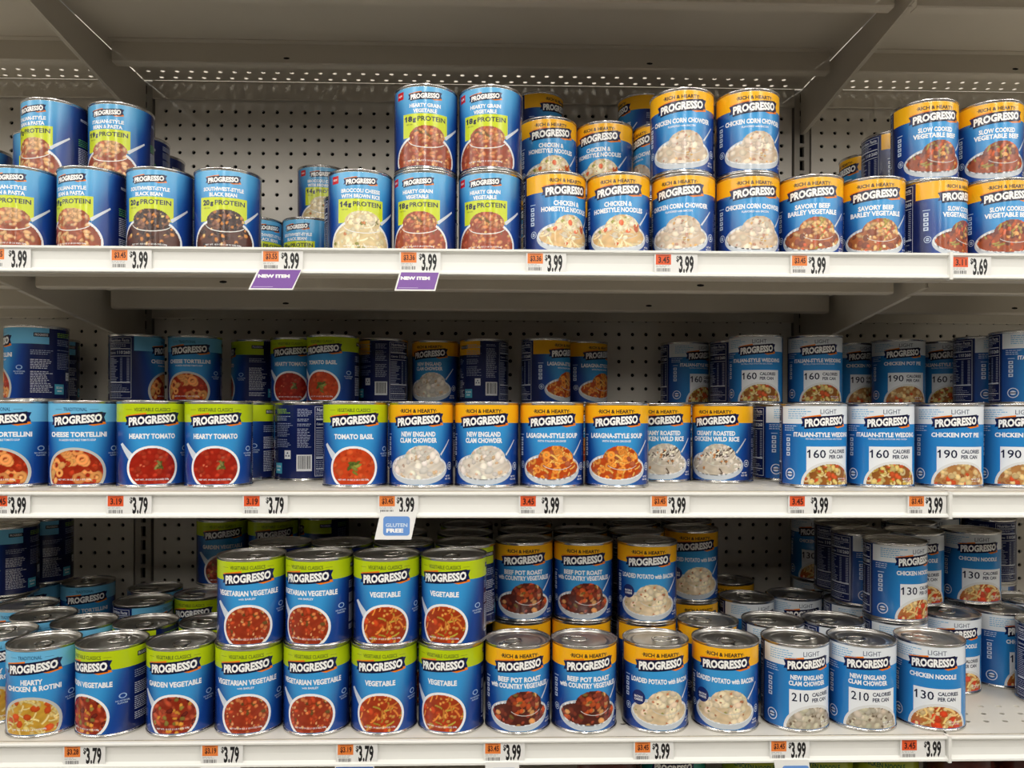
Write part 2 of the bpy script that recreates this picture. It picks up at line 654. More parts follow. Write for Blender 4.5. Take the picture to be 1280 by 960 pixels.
def food_painter(spec, box, seed, anchor=None):
    rr = random.Random(seed)
    s0, s1, d0, d1 = box
    chunks = []
    for kind, col, count, size in spec['bits']:
        for _ in range(count):
            cs = rr.uniform(s0, s1)
            cd = rr.uniform(d0, d1)
            if anchor and rr.random() < 0.35:
                cs = anchor[0] + rr.gauss(0, anchor[2] * 0.5)
                cd = anchor[1] + rr.gauss(0, anchor[3] * 0.5)
            sz = size * rr.uniform(0.7, 1.25)
            vb = rr.uniform(0.84, 1.06)
            chunks.append((kind, cs, cd, sz, rr.uniform(0, math.pi), [max(0, min(255, c * vb * rr.uniform(0.98, 1.02))) for c in col]))
    rr.shuffle(chunks)
    for kind, cs, cd, sz, col in spec.get('top', []):
        chunks.append((kind, cs, cd, sz, rr.uniform(0, math.pi), col))
    base = np_lin(spec['base'])

    def paint(S, D):
        out = np.tile(base, (len(S), 1))
        wob = 0.93 + 0.12 * np.sin(S * 0.31 + 1.7 * np.sin(D * 0.23)) * np.sin(D * 0.42 + S * 0.13)
        out = out * wob[:, None]
        for kind, cs, cd, sz, ang, col in chunks:
            c, s_ = math.cos(ang), math.sin(ang)
            X, Y = S - cs, D - cd
            x = X * c + Y * s_
            y = -X * s_ + Y * c
            if kind == 'blob':
                q = (x / sz) ** 2 + (y / (sz * 0.78)) ** 2
                m = q < 1
                shade = 1.12 - 0.34 * q - 0.12 * (Y / sz)
            elif kind == 'bean':
                q = (x / (sz * 1.35)) ** 2 + (y / (sz * 0.75)) ** 2
                m = q < 1
                shade = 1.25 - 0.65 * q - 0.18 * (Y / sz)
            elif kind == 'rod':
                yy = y - 0.10 * x * x / sz
                q = (yy / (sz * 0.30)) ** 2
                m = (np.abs(x) < sz * 1.5) & (q < 1)
                shade = 1.15 - 0.45 * q
            elif kind == 'ring':
                rad = np.sqrt(x * x + y * y)
                q = ((rad - sz * 0.75) / (sz * 0.38)) ** 2
                m = (q < 1) & (x > -sz * 0.9)
                shade = 1.18 - 0.5 * q
            elif kind == 'leaf':
                q = (x / (sz * 1.1)) ** 2 + (y / (sz * 0.42)) ** 2
                m = q < 1
                shade = 1.1 - 0.4 * q
            rgb = np_lin(col)
            out[m] = rgb[None, :] * np.clip(shade[m], 0.35, 1.3)[:, None]
        return np.clip(out, 0, 1)
    return paint


CREAM, WHITE_ = (242, 226, 196), (240, 238, 232)
CARROT, GREEN = (222, 96, 44), (120, 130, 50)
FOODS = {
    'bean_pasta': dict(base=(150, 70, 42), bits=[('bean', (222, 170, 116), 80, 3.4), ('bean', (190, 104, 70), 40, 3.2), ('blob', (235, 200, 150), 25, 2.6)]),
    'black_bean': dict(base=(84, 48, 38), bits=[('bean', (58, 34, 30), 80, 3.2), ('blob', (204, 132, 62), 40, 2.4), ('bean', (130, 84, 62), 30, 3.0), ('blob', (236, 196, 120), 14, 2.2)]),
    'grain': dict(base=(156, 66, 38), bits=[('bean', (206, 132, 84), 90, 2.8), ('blob', (236, 184, 110), 40, 2.0), ('bean', (180, 90, 60), 40, 3.4), ('leaf', (110, 90, 50), 8, 3.0)]),
    'broccoli': dict(base=(222, 200, 150), bits=[('blob', (238, 224, 184), 70, 3.6), ('blob', (146, 144, 74), 16, 2.8), ('rod', (240, 230, 200), 40, 3.0), ('blob', (226, 140, 80), 10, 2.0)]),
    'noodle': dict(base=(222, 184, 128), bits=[('rod', (242, 224, 178), 90, 4.2), ('blob', (224, 104, 56), 18, 3.4), ('blob', (240, 224, 196), 24, 4.4), ('blob', (160, 160, 70), 12, 2.4)]),
    'corn': dict(base=(214, 192, 166), bits=[('blob', (236, 220, 198), 60, 4.6), ('blob', (226, 178, 104), 22, 2.2), ('blob', (186, 140, 116), 34, 2.0)]),
    'barley': dict(base=(176, 100, 54), bits=[('bean', (226, 178, 116), 60, 2.6), ('blob', (140, 74, 50), 28, 4.2), ('rod', (168, 158, 66), 16, 3.6), ('blob', (216, 96, 50), 24, 2.8), ('blob', (240, 220, 180), 20, 2.0)]),
    'veg_beef': dict(base=(160, 76, 42), bits=[('blob', (118, 62, 50), 28, 4.4), ('blob', (226, 166, 92), 30, 2.6), ('bean', (196, 88, 44), 40, 3.0), ('rod', (158, 146, 66), 16, 3.6)]),
    'tortellini': dict(base=(160, 44, 22), bits=[('ring', (226, 150, 84), 16, 6.5), ('blob', (228, 166, 96), 10, 5.4), ('blob', (196, 66, 34), 40, 3.2)]),
    'hearty_tomato': dict(base=(160, 36, 22), bits=[('blob', (186, 58, 36), 46, 3.6), ('blob', (206, 100, 70), 8, 1.8)],
                          top=[('leaf', 8, 82, 5, (88, 92, 40)), ('leaf', 6, 84, 5, (150, 140, 80)), ('leaf', 10, 84, 4.5, (70, 76, 34)), ('leaf', 8, 80, 4, (130, 126, 70)), ('leaf', 9, 86, 4, (96, 96, 44))]),
    'tomato_basil': dict(base=(202, 70, 32), bits=[('blob', (214, 90, 44), 30, 3.6), ('blob', (188, 58, 28), 24, 2.2)],
                         top=[('leaf', 0, 80, 6, (96, 110, 44)), ('leaf', 4, 83, 6, (150, 156, 70)), ('leaf', -4, 84, 5.5, (84, 96, 40)), ('leaf', 1, 86, 5, (128, 136, 60)), ('leaf', 5, 79, 4, (90, 100, 40)), ('leaf', 2, 92, 4, (120, 126, 50))]),
    'clam': dict(base=(226, 216, 202), bits=[('blob', (240, 232, 220), 60, 5.0), ('blob', (214, 184, 156), 24, 1.9), ('blob', (228, 196, 156), 12, 2.6)]),
    'lasagna': dict(base=(192, 76, 28), bits=[('ring', (240, 150, 62), 46, 4.0), ('rod', (242, 186, 96), 40, 3.4), ('blob', (176, 92, 60), 16, 3.6)]),
    'wild_rice': dict(base=(206, 194, 176), bits=[('rod', (74, 54, 46), 40, 2.4), ('blob', (240, 232, 216), 54, 3.2), ('rod', (238, 228, 208), 40, 2.6), ('blob', (226, 150, 90), 14, 2.0)]),
    'wedding': dict(base=(150, 92, 42), bits=[('blob', (220, 196, 120), 34, 3.2), ('ring', (232, 210, 150), 14, 3.4), ('blob', (212, 92, 50), 18, 3.4), ('blob', (196, 160, 60), 18, 3.0)]),
    'pot_pie': dict(base=(186, 132, 78), bits=[('blob', (232, 200, 140), 34, 3.8), ('blob', (218, 88, 50), 16, 3.4), ('blob', (160, 100, 60), 18, 3.0)]),
    'light_clam': dict(base=(180, 168, 148), bits=[('blob', (214, 204, 182), 44, 4.6), ('blob', (130, 112, 92), 34, 1.8)]),
    'light_noodle': dict(base=(186, 108, 48), bits=[('rod', (238, 202, 132), 34, 4.0), ('blob', (224, 74, 40), 14, 4.6), ('blob', (236, 206, 150), 18, 3.4)]),
    'rotini': dict(base=(206, 158, 56), bits=[('rod', (240, 220, 150), 44, 3.6), ('blob', (226, 90, 34), 12, 4.6), ('blob', (234, 206, 130), 20, 3.2)]),
    'garden': dict(base=(148, 46, 26), bits=[('blob', (226, 156, 60), 18, 2.8), ('bean', (190, 80, 50), 40, 3.6), ('blob', (150, 130, 60), 12, 3.0), ('bean', (120, 40, 30), 20, 3.6)]),
    'vegetarian': dict(base=(158, 56, 32), bits=[('blob', (226, 130, 74), 46, 2.2), ('bean', (196, 74, 40), 40, 3.2), ('blob', (240, 180, 120), 22, 1.8), ('blob', (110, 80, 40), 10, 2.6)]),
    'vegetable': dict(base=(170, 60, 28), bits=[('rod', (230, 140, 60), 34, 3.4), ('blob', (214, 76, 36), 22, 3.8), ('blob', (236, 170, 80), 20, 2.2), ('rod', (180, 160, 60), 10, 3.4)]),
    'pot_roast': dict(base=(86, 38, 30), bits=[('blob', (206, 88, 42), 20, 4.0), ('blob', (128, 54, 38), 36, 4.0), ('blob', (222, 160, 96), 14, 3.8), ('bean', (120, 96, 46), 10, 3.0), ('blob', (166, 70, 48), 20, 3.0)]),
    'potato': dict(base=(224, 200, 162), bits=[('blob', (240, 222, 188), 56, 5.2), ('blob', (198, 124, 84), 26, 1.8), ('blob', (150, 150, 80), 8, 1.4)]),
}

# style, food, first line, second line, small line, amount, words that describe it
FLAV = {
    'bean_pasta': ('protein', 'bean_pasta', 'ITALIAN-STYLE', 'BEAN & PASTA', '', '19', 'blue italian bean and pasta soup can'),
    'black_bean': ('protein', 'black_bean', 'SOUTHWEST-STYLE', 'BLACK BEAN', '', '20', 'blue southwest black bean soup can'),
    'broccoli': ('protein_new', 'broccoli', 'BROCCOLI CHEESE', 'WITH BROWN RICE', '', '14', 'blue broccoli cheese and rice soup can'),
    'grain': ('protein_new', 'grain', 'HEARTY GRAIN', 'VEGETABLE', '', '18', 'blue hearty grain vegetable soup can'),
    'homestyle': ('rich', 'noodle', 'CHICKEN &', 'HOMESTYLE NOODLES', '', '', 'gold-banded chicken homestyle noodle soup can'),
    'corn': ('rich', 'corn', 'CHICKEN CORN CHOWDER', '', 'FLAVORED with BACON', '', 'gold-banded chicken corn chowder can'),
    'barley': ('rich', 'barley', 'SAVORY BEEF', 'BARLEY VEGETABLE', '', '', 'gold-banded beef barley vegetable soup can'),
    'veg_beef': ('rich', 'veg_beef', 'SLOW COOKED', 'VEGETABLE BEEF', '', '', 'gold-banded slow cooked vegetable beef can'),
    'clam': ('rich', 'clam', 'NEW ENGLAND', 'CLAM CHOWDER', '', '', 'gold-banded clam chowder can'),
    'lasagna': ('rich', 'lasagna', 'LASAGNA-STYLE SOUP', '', 'WITH ITALIAN SAUSAGE', '', 'gold-banded lasagna soup can'),
    'wild_rice': ('rich', 'wild_rice', 'CREAMY ROASTED', 'CHICKEN WILD RICE', '', '', 'gold-banded chicken wild rice soup can'),
    'pot_roast': ('rich', 'pot_roast', 'BEEF POT ROAST', 'with COUNTRY VEGETABLES', '', '', 'gold-banded beef pot roast soup can'),
    'potato': ('rich_seal', 'potato', 'LOADED POTATO with BACON', '', '', '', 'gold-banded loaded potato soup can'),
    'tortellini': ('trad', 'tortellini', 'CHEESE TORTELLINI', '', 'IN GARDEN VEGETABLE TOMATO SOUP', '', 'light-blue-banded cheese tortellini soup can'),
    'rotini': ('trad', 'rotini', 'HEARTY', 'CHICKEN & ROTINI', '', '', 'light-blue-banded chicken rotini soup can'),
    'tomato': ('veg', 'hearty_tomato', 'HEARTY TOMATO', '', '', '', 'lime-banded hearty tomato soup can'),
    'basil': ('veg', 'tomato_basil', 'TOMATO BASIL', '', '', '', 'lime-banded tomato basil soup can'),
    'garden': ('veg', 'garden', 'GARDEN VEGETABLE', '', '', '', 'lime-banded garden vegetable soup can'),
    'vegetarian': ('veg', 'vegetarian', 'VEGETARIAN VEGETABLE', '', 'with BARLEY', '', 'lime-banded vegetarian vegetable soup can'),
    'vegetable': ('veg', 'vegetable', 'VEGETABLE', '', '', '', 'lime-banded vegetable soup can'),
    'wedding': ('light', 'wedding', 'ITALIAN-STYLE WEDDING', '', 'MEATBALLS MADE WITH PORK AND CHICKEN', '160', 'white-banded italian wedding soup can'),
    'pot_pie': ('light', 'pot_pie', 'CHICKEN POT PIE', '', '', '190', 'white-banded chicken pot pie soup can'),
    'light_clam': ('light', 'light_clam', 'NEW ENGLAND', 'CLAM CHOWDER', '', '210', 'white-banded light clam chowder can'),
    'light_noodle': ('light', 'light_noodle', 'CHICKEN NOODLE', '', '', '130', 'white-banded light chicken noodle can'),
    'teal': ('teal', 'noodle', 'CHICKEN NOODLE', '', '', '', 'teal soup can'),
    'green_noodle': ('green', 'noodle', 'CHICKEN NOODLE', '', '', '', 'green chicken noodle soup can'),
    'brown': ('brown', 'pot_roast', 'BEEF', '', '', '', 'brown food picture soup can'),
}

CAN_H = 111.5
RL = 42.45            # paper radius, mm
LAB_TOP, LAB_BOT = 4.2, 107.3    # d of the paper edges below the can's top
HALF = math.pi * RL

NAVY, BLUE, DEEP = (20, 32, 84), (60, 156, 220), (22, 66, 148)
BANDS = {'rich': (252, 186, 28), 'veg': (190, 212, 24), 'trad': (112, 190, 232), 'light': (232, 238, 244)}


def sm(a, b, x):
    t = np.clip((x - a) / (b - a), 0, 1)
    return t * t * (3 - 2 * t)


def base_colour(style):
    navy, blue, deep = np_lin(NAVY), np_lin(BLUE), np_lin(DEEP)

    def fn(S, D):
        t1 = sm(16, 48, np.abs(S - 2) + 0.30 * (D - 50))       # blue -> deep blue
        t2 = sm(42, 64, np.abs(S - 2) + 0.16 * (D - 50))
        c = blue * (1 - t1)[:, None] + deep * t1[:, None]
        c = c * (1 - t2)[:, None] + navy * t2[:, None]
        if style.startswith('protein'):
            li = np_lin((104, 184, 232))
            t = (1 - sm(4, 46, D)) * (1 - sm(24, 60, np.abs(S)))
            c = c * (1 - t)[:, None] + li * t[:, None]
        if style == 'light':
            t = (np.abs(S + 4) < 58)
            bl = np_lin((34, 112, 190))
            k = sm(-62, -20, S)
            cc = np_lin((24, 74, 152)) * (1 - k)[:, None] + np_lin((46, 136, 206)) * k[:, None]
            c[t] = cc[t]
        if style == 'teal':
            c[:] = np_lin((30, 140, 130))
        if style == 'green':
            c[:] = np_lin((150, 160, 40))
        if style == 'brown':
            c[:] = np_lin((90, 66, 48))
        return np.clip(c, 0, 1)
    return fn


def text_block(a, s0, s1, d0, d1, step, col, seed, layer=1, th=0.7, para=0.0):
    rr = random.Random(seed)
    d = d0
    while d < d1:
        if rr.random() < para:
            d += step
            continue
        w_ = (s1 - s0) * rr.uniform(0.65, 1.0)
        s = s0
        while s < s0 + w_:
            ww = rr.uniform(1.6, 5.0)
            a.rect(s, min(s + ww, s0 + w_), d, d + th, col, layer)
            s += ww + 0.9
        d += step


def logo(a, cs, cd, wid, hei, small=False):
    """dark ribbon rising to the right with white lettering and orange flicks"""
    sl = 0.11
    hw, hh = wid / 2, hei / 2

    def P(x, y):
        return (cs + x, cd + y - sl * x + 0.6 * math.sin(x / hw * 2.2))
    if not small:
        a.shape([P(-hw * .98, -hh * 1.15), P(-hw * 0.2, -hh * 1.28), P(-hw * 0.2, -hh * .9), P(-hw * .9, -hh * .8)], (240, 130, 30), 2)
        a.shape([P(hw * .25, hh * 0.8), P(hw * .95, hh * .7), P(hw * 1.0, hh * 1.2), P(hw * .55, hh * 1.3)], (240, 130, 30), 2)
        a.shape([P(-hw, -hh * .95), P(-hw * .8, -hh * .95), P(-hw * .8, hh * 0.5), P(-hw, hh * 0.5), P(-hw * .93, -hh * .2)], NAVY, 3)
        a.shape([P(hw, -hh * .75), P(hw * .8, -hh * .95), P(hw * .8, hh * .75), P(hw * .98, hh * .8), P(hw * .92, 0)], NAVY, 3)
    n = 8
    for i in range(n):
        x0, x1 = -hw * .86 + 1.72 * hw * i / n, -hw * .86 + 1.72 * hw * (i + 1) / n
        a.tris(np.array([P(x0, hh), P(x1, hh), P(x1, -hh), P(x0, -hh)]), [(0, 1, 2), (0, 2, 3)], (26, 26, 56), 4)
    vs, tr = text_tris('PROGRESSO', 0.05)
    q = vs.copy()
    q[:, 0] = vs[:, 0] * wid * 0.84
    qy = -vs[:, 1] * hei * 0.72
    q[:, 1] = cd + qy - sl * q[:, 0] + 0.6 * np.sin(q[:, 0] / hw * 2.2)
    q[:, 0] += cs
    a.tris(q, tr, (252, 252, 250), 5)


def seal(a, cs, cd, r, col=(215, 225, 240), layer=2):
    a.ellipse(cs, cd, r, r, col, layer, n=16, inner=0.84)
    a.ellipse(cs, cd, r * .55, r * .45, col, layer, n=10)
    a.rect(cs - r * .6, cs + r * .6, cd - r * .1, cd + r * .1, NAVY, layer + 1)


def make_label(key):
    style, food, l1, l2, l3, amt, _ = FLAV[key]
    seed = sum(ord(c) * (i + 3) for i, c in enumerate(key))
    a = Art()
    # paper, inked all round
    step = 2 * HALF / 96
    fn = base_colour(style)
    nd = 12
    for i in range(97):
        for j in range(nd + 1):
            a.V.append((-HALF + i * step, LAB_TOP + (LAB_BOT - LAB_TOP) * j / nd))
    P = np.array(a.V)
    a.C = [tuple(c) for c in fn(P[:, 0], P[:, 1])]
    a.L = [0] * len(a.V)
    for i in range(96):
        for j in range(nd):
            q = i * (nd + 1) + j
            a.F.append((q + 1, q + nd + 2, q + nd + 1, q))
    W = (248, 250, 252)
    fam = 'rich' if style.startswith('rich') else style
    # band
    if fam in BANDS:
        end = {'rich': 124, 'veg': 86, 'trad': 86, 'light': 52}[fam]
        beg = {'rich': -62, 'veg': -62, 'trad': -62, 'light': -62}[fam]
        a.rect(beg, end, LAB_TOP, 27.5, BANDS[fam], 1)
    if fam == 'rich':
        a.text('\u00b7RICH & HEARTY\u00b7', 0, 12.2, 50, 5.0, (60, 44, 40), 0.035)
    if fam == 'veg':
        a.text('VEGETABLE CLASSICS', 0, 11.6, 44, 4.6, (62, 84, 40), 0.01)
        a.rect(-34, -25, 11.4, 11.8, (80, 100, 40), 2)
        a.rect(25, 34, 11.4, 11.8, (80, 100, 40), 2)
    if fam == 'trad':
        a.text('TRADITIONAL', -2, 11.6, 28, 4.6, (30, 70, 120), 0.01)
        a.rect(-28, -18, 11.4, 11.8, (50, 90, 140), 2)
        a.rect(15, 25, 11.4, 11.8, (50, 90, 140), 2)
    if fam == 'light':
        a.text('LIGHT', 4, 11.4, 22, 6.0, (74, 84, 110), 0.0)
        text_block(a, -50, -14, 8, 20, 2.9, (120, 184, 226), seed + 5, 2, 1.1)
    # brand ribbon
    if style in ('green', 'brown', 'teal'):
        if style == 'teal':
            logo(a, 0, 12, 60, 13)
        n1, n2, nh = 14, 20, 6
    elif fam.startswith('protein') or fam in ('protein_new',):
        logo(a, 0, 16, 46, 9.5)
        n1, n2, nh = 28.5, 35.5, 5.2
    else:
        logo(a, 0, 24.5, 70 if fam != 'light' else 62, 15)
        n1, n2, nh = 42, 50, 6.0
    wf = {'rich': 4.15, 'veg': 4.4, 'trad': 4.2, 'light': 4.1}.get(fam, 3.5)
    nh = {'rich': 6.6, 'veg': 6.8, 'trad': 6.6}.get(fam, nh)
    if fam == 'light':
        nh, n1, n2 = 6.2, 41.5, 49.0
    if style in ('green', 'brown', 'teal'):
        if style == 'green':
            a.text(l1, 0, 12, 54, 7, (24, 84, 44), 0.03)
    else:
        def line(t, d, col=W):
            wid = min(len(t) * wf, 82)
            a.text(t, 0, d, wid, nh, col, 0.04, 0.0)
        if l1 and not l2 and fam != 'light':
            line(l1, (n1 + n2) / 2 - (2.5 if l3 else 0.5))
            if l3:
                a.text(l3, 0, (n1 + n2) / 2 + 4.5, min(44, len(l3) * 1.9), 2.7, W, 0.015)
        else:
            line(l1, n1)
            if l2:
                line(l2, n2)
            if l3:
                a.text(l3, 0, n1 + 5.6, 50, 2.2, W, 0.0)
    # picture
    dmax = LAB_BOT - 0.6
    if style.startswith('protein'):
        lime = (206, 220, 36)
        a.rect(-31, 31, 39, 70, lime, 1)
        a.text(amt, -22, 45.8, 10, 7.4, (30, 40, 60), 0.05)
        a.text('g', -14.2, 48.0, 4.6, 6.0, (30, 40, 60), 0.07)
        if amt[0] == '1':
            a.tris(np.array([(-26.4, 42.4), (-26.4, 44.6), (-28.6, 45.4), (-28.6, 44.2)]), [(0, 1, 2), (0, 2, 3)], (30, 40, 60), 3)
        a.text('PROTEIN', 9, 45.8, 38, 6.4, (44, 54, 64), 0.025)
        a.text('PER CAN', -21, 53.0, 9, 1.8, (80, 90, 50), 0.0)
        a.ellipse(0, 98, 43, 33, (236, 238, 240), 2, n=40, dmax=dmax)
        box = (-42, 42, 54, LAB_BOT)
        pt = food_painter(FOODS[food], box, seed, (4, 66, 20, 10))
        a.grid(-42, 42, 53, 107, 0.9, lambda S, D: ((((S) / 40) ** 2 + ((D - 98) / 30) ** 2 < 1) | (((S - 3) / 24) ** 2 + ((D - 68) / 13.5) ** 2 < 1)) & (D < dmax), pt, 3)
        # spoon: bright rim under the heap and a handle to the upper right
        sp = []
        for k in range(13):
            t = math.radians(180 - 15 * k)
            sp.append((3 + 26 * math.cos(t), 72 + 11 * math.sin(t)))
        for p, q in zip(sp[:-1], sp[1:]):
            a.tris(np.array([(p[0], p[1] + 1.1), (q[0], q[1] + 1.1), q, p]), [(0, 1, 2), (0, 2, 3)], (236, 236, 232), 6)
        a.tris(np.array([(27, 67), (29, 71), (52, 52), (51, 50)]), [(0, 1, 2), (0, 2, 3)], (214, 222, 232), 4)
        a.text('NET WT. 18.5 OZ (1 LB 2.5 OZ) 524g', 0, 100.5, 46, 2.4, W, 0.01, 0, 5)
        if style == 'protein_new':
            a.rect(-43, -31, 8, 18, (206, 32, 40), 2)
            a.text('NEW', -37, 13, 7.5, 2.8, W, 0.02)
    elif fam == 'rich':
        a.ellipse(0, 87, 42, 20.5, (196, 204, 212), 2, n=40, dmax=dmax)
        a.ellipse(0, 84.5, 40.5, 16.5, (236, 238, 240), 2, n=40, dmax=dmax)
        box = (-40, 40, 54, 101)
        pt = food_painter(FOODS[food], box, seed, (6, 70, 20, 10))
        a.grid(-40, 40, 53, 102, 0.9, lambda S, D: ((((S) / 38) ** 2 + ((D - 85) / 14.5) ** 2 < 1) | (((S - 6) / 24) ** 2 + ((D - 74) / 17.5) ** 2 < 1)) & (D < dmax), pt, 3)
        sp = []
        for k in range(9):
            t = math.radians(150 - 15 * k)
            sp.append((8 + 22 * math.cos(t), 76 + 11 * math.sin(t)))
        for p, q in zip(sp[:-1], sp[1:]):
            a.tris(np.array([(p[0], p[1] + 0.8), (q[0], q[1] + 0.8), q, p]), [(0, 1, 2), (0, 2, 3)], (214, 210, 204), 6)
        a.tris(np.array([(30, 68), (31.5, 70), (47, 50), (46, 49)]), [(0, 1, 2), (0, 2, 3)], (206, 216, 228), 4)
        a.text('NET WT.', 44, 97, 9, 2.2, W, 0.01, 0, 5)
        a.text('18.5 OZ', 44, 100.5, 11, 2.2, W, 0.01, 0, 5)
        seal(a, 48, 84, 5)
        if style == 'rich_seal':
            a.ellipse(-30, 68, 9.5, 9.5, (28, 44, 104), 4, n=18)
            a.text('BACON &', -30, 67, 12, 2.8, W, 0.02, 0, 5)
            a.text('CHEESE', -30, 70.8, 12, 2.8, W, 0.02, 0, 5)
    elif fam in ('veg', 'trad'):
        if fam == 'veg':
            a.tris(np.array([(-44, 56), (-40, 54), (-24, 68), (-29, 76)]), [(0, 1, 2), (0, 2, 3)], (214, 224, 236), 2)
            cx, cy, rx, ry = 0, 86, 32, 28.5
            ring = (246, 248, 250)
        else:
            cx, cy, rx, ry = -3, 92, 38, 32
            ring = (196, 200, 196)
        a.ellipse(cx, cy, rx, ry, ring, 2, n=40, dmax=dmax)
        box = (cx - rx, cx + rx, cy - ry, LAB_BOT)
        pt = food_painter(FOODS[food], box, seed)
        a.grid(cx - 38.7, cx + 38.7, 58, 107, 0.9, lambda S, D: (((S - cx) / (rx - 3)) ** 2 + ((D - cy) / (ry - 3)) ** 2 < 1) & (D < dmax), pt, 3)
        a.ellipse(cx, cy, rx, ry, ring, 4, n=40, dmax=dmax, inner=0.90)
        a.text('NET WT. 19 OZ (1 LB 3 OZ) 538g', cx, 101, 40, 2.6, W, 0.01, 0, 5)
        a.text('NO ARTIFICIAL', 47, 68, 17, 2.0, (190, 216, 240), 0.01)
        a.text('FLAVORS', 47, 71, 12, 2.0, (190, 216, 240), 0.01)
        a.ellipse(47, 62, 5, 3.4, (160, 196, 232), 2, n=10, inner=0.7)
    elif fam == 'light':
        a.rect(-24, 38, 57, 90, (240, 244, 248), 1)
        a.text(amt, -10.5, 66.5, 21, 11, (32, 38, 66), 0.01)
        if amt[0] == '1':
            a.tris(np.array([(-19.9, 61.2), (-19.9, 63.6), (-23.0, 65.4), (-23.0, 63.6)]), [(0, 1, 2), (0, 2, 3)], (32, 38, 66), 3)
        a.text('CALORIES', 18, 63.2, 27, 5.0, (44, 52, 80), 0.03)
        a.text('PER CAN', 16, 70.2, 23, 5.0, (44, 52, 80), 0.03)
        a.ellipse(7, 107, 38, 31, (226, 228, 228), 2, n=40, dmax=dmax)
        box = (-28, 42, 78, LAB_BOT)
        pt = food_painter(FOODS[food], box, seed)
        a.grid(-29, 43, 77, 107, 0.9, lambda S, D: (((S - 7) / 34.5) ** 2 + ((D - 107) / 27.5) ** 2 < 1) & (D < dmax), pt, 3)
        text_block(a, -57, -36, 30, 37, 2.8, (200, 220, 240), seed + 9, 2, 0.9)
        a.text('NET WT. 18.5 OZ', 26, 99, 16, 2.0, W, 0.01, 0, 5)
        a.text('(1 LB 2.5 OZ)', 26, 102, 14, 2.0, W, 0.01, 0, 5)
        seal(a, -47, 94, 7.6)
    elif style == 'brown':
        pt = food_painter(FOODS[food], (-HALF, HALF, 24, 106), seed)
        a.grid(-60, 60, 5, 60, 1.0, lambda S, D: D < dmax, pt, 1)
    # pictogram column on the left of the front
    if fam in ('rich', 'light'):
        s0 = -49 if fam == 'rich' else -50
        for k in range(4):
            a.rect(s0 - 3, s0 + 3, 46 + 6.4 * k, 50.8 + 6.4 * k, (206, 222, 240), 2)
            a.rect(s0 - 1.6, s0 + 1.6, 47.4 + 6.4 * k, 49.2 + 6.4 * k, (30, 60, 130), 3)
        a.rect(s0 - 4, s0 + 5, 42, 43, (180, 206, 236), 2)
        if fam == 'rich':
            seal(a, -47, 82, 4.6, (196, 214, 236))
    # right-hand panel: small ribbon, cooking text
    if fam in ('rich', 'veg', 'trad', 'light'):
        lc = 90 if fam == 'rich' else 76
        a.rect(lc - 10, lc + 10, 11, 17, (26, 26, 56), 2)
        a.text('PROGRESSO', lc, 14, 17, 3.6, (220, 220, 224), 0.02, 0, 3)
        text_block(a, 62, 92, 34, 44, 2.6, (170, 184, 210), seed + 1, 2, 0.8, 0.1)
        text_block(a, 62, 92, 50, 100, 2.5, (205, 212, 226), seed + 2, 2, 1.0, 0.12)
    elif style.startswith('protein'):
        a.text('PROGRESSO', 76, 20, 17, 3.6, (210, 214, 224), 0.02, 0, 3)
        text_block(a, 64, 94, 42, 58, 2.7, (96, 176, 84), seed + 1, 2, 1.0, 0.1)
        text_block(a, 64, 94, 60, 100, 2.5, (205, 212, 226), seed + 2, 2, 1.0, 0.12)
    # back: ingredients, recycling mark, bar code
    text_block(a, 98, 128, 10, 16, 2.5, (150, 196, 60) if fam in ('veg', 'trad') else (180, 192, 214), seed + 3, 2, 0.9)
    text_block(a, 98, 128, 20, 64, 2.5, (160, 172, 200), seed + 4, 2, 0.8, 0.12)
    a.rect(115, 125, 68, 80, (225, 228, 234), 2)
    for k in range(3):
        t = math.radians(90 + 120 * k)
        cx_, cy_ = 120 + 2.6 * math.cos(t), 74 - 2.6 * math.sin(t)
        a.shape([(cx_ - 1.5, cy_ + 1.2), (cx_ + 1.5, cy_ + 1.2), (cx_, cy_ - 1.5)], NAVY, 3)
    a.rect(94, 110, 86, 101, (80, 176, 206), 3)
    a.text('SCAN', 102, 91, 11, 3.2, W, 0.02, 0, 4)
    a.rect(98, 106, 95, 97, (220, 240, 246), 4)
    text_block(a, -132, -112, 10, 66, 2.3, (176, 186, 210), seed + 6, 2, 0.8, 0.1)
    a.rect(-133, -112, 74, 97, (226, 228, 230), 2)
    rr = random.Random(seed + 8)
    s = -131.0
    while s < -114:
        ww = rr.choice((0.4, 0.7, 1.1))
        a.rect(s, s + ww, 75.5, 94, (24, 24, 34), 3)
        s += ww + rr.choice((0.5, 0.8))
    # nutrition panel
    fr = (214, 220, 232)
    for (p0, p1, q0, q1) in ((-108, -66, 6.5, 7.1), (-108, -66, 104, 104.6), (-108, -107.4, 6.5, 104.6), (-66.6, -66, 6.5, 104.6),
                             (-106, -68, 15, 15.9), (-106, -68, 24, 25.4), (-106, -68, 36, 36.9), (-106, -68, 78, 80), (-106, -68, 94, 95)):
        a.rect(p0, p1, q0, q1, fr, 2)
    a.text('Nutrition Facts', -87, 11, 36, 5.0, fr, 0.02, 0, 3)
    text_block(a, -106, -72, 17.5, 23, 2.6, (196, 204, 222), seed + 11, 2, 0.9)
    a.text('Calories', -99, 31, 13, 3.2, fr, 0.02, 0, 3)
    a.text('110', -84, 30.5, 10, 5.4, fr, 0.03, 0, 3)
    a.text('260', -73, 30.5, 10, 5.4, fr, 0.03, 0, 3)
    for k in range(15):
        d = 39.5 + 2.65 * k
        if k % 1 == 0:
            a.rect(-106, -106 + rr.uniform(9, 19), d, d + 0.9, (180, 190, 212), 2)
            a.rect(-84, -80, d, d + 0.9, (180, 190, 212), 2)
            a.rect(-73, -69, d, d + 0.9, (180, 190, 212), 2)
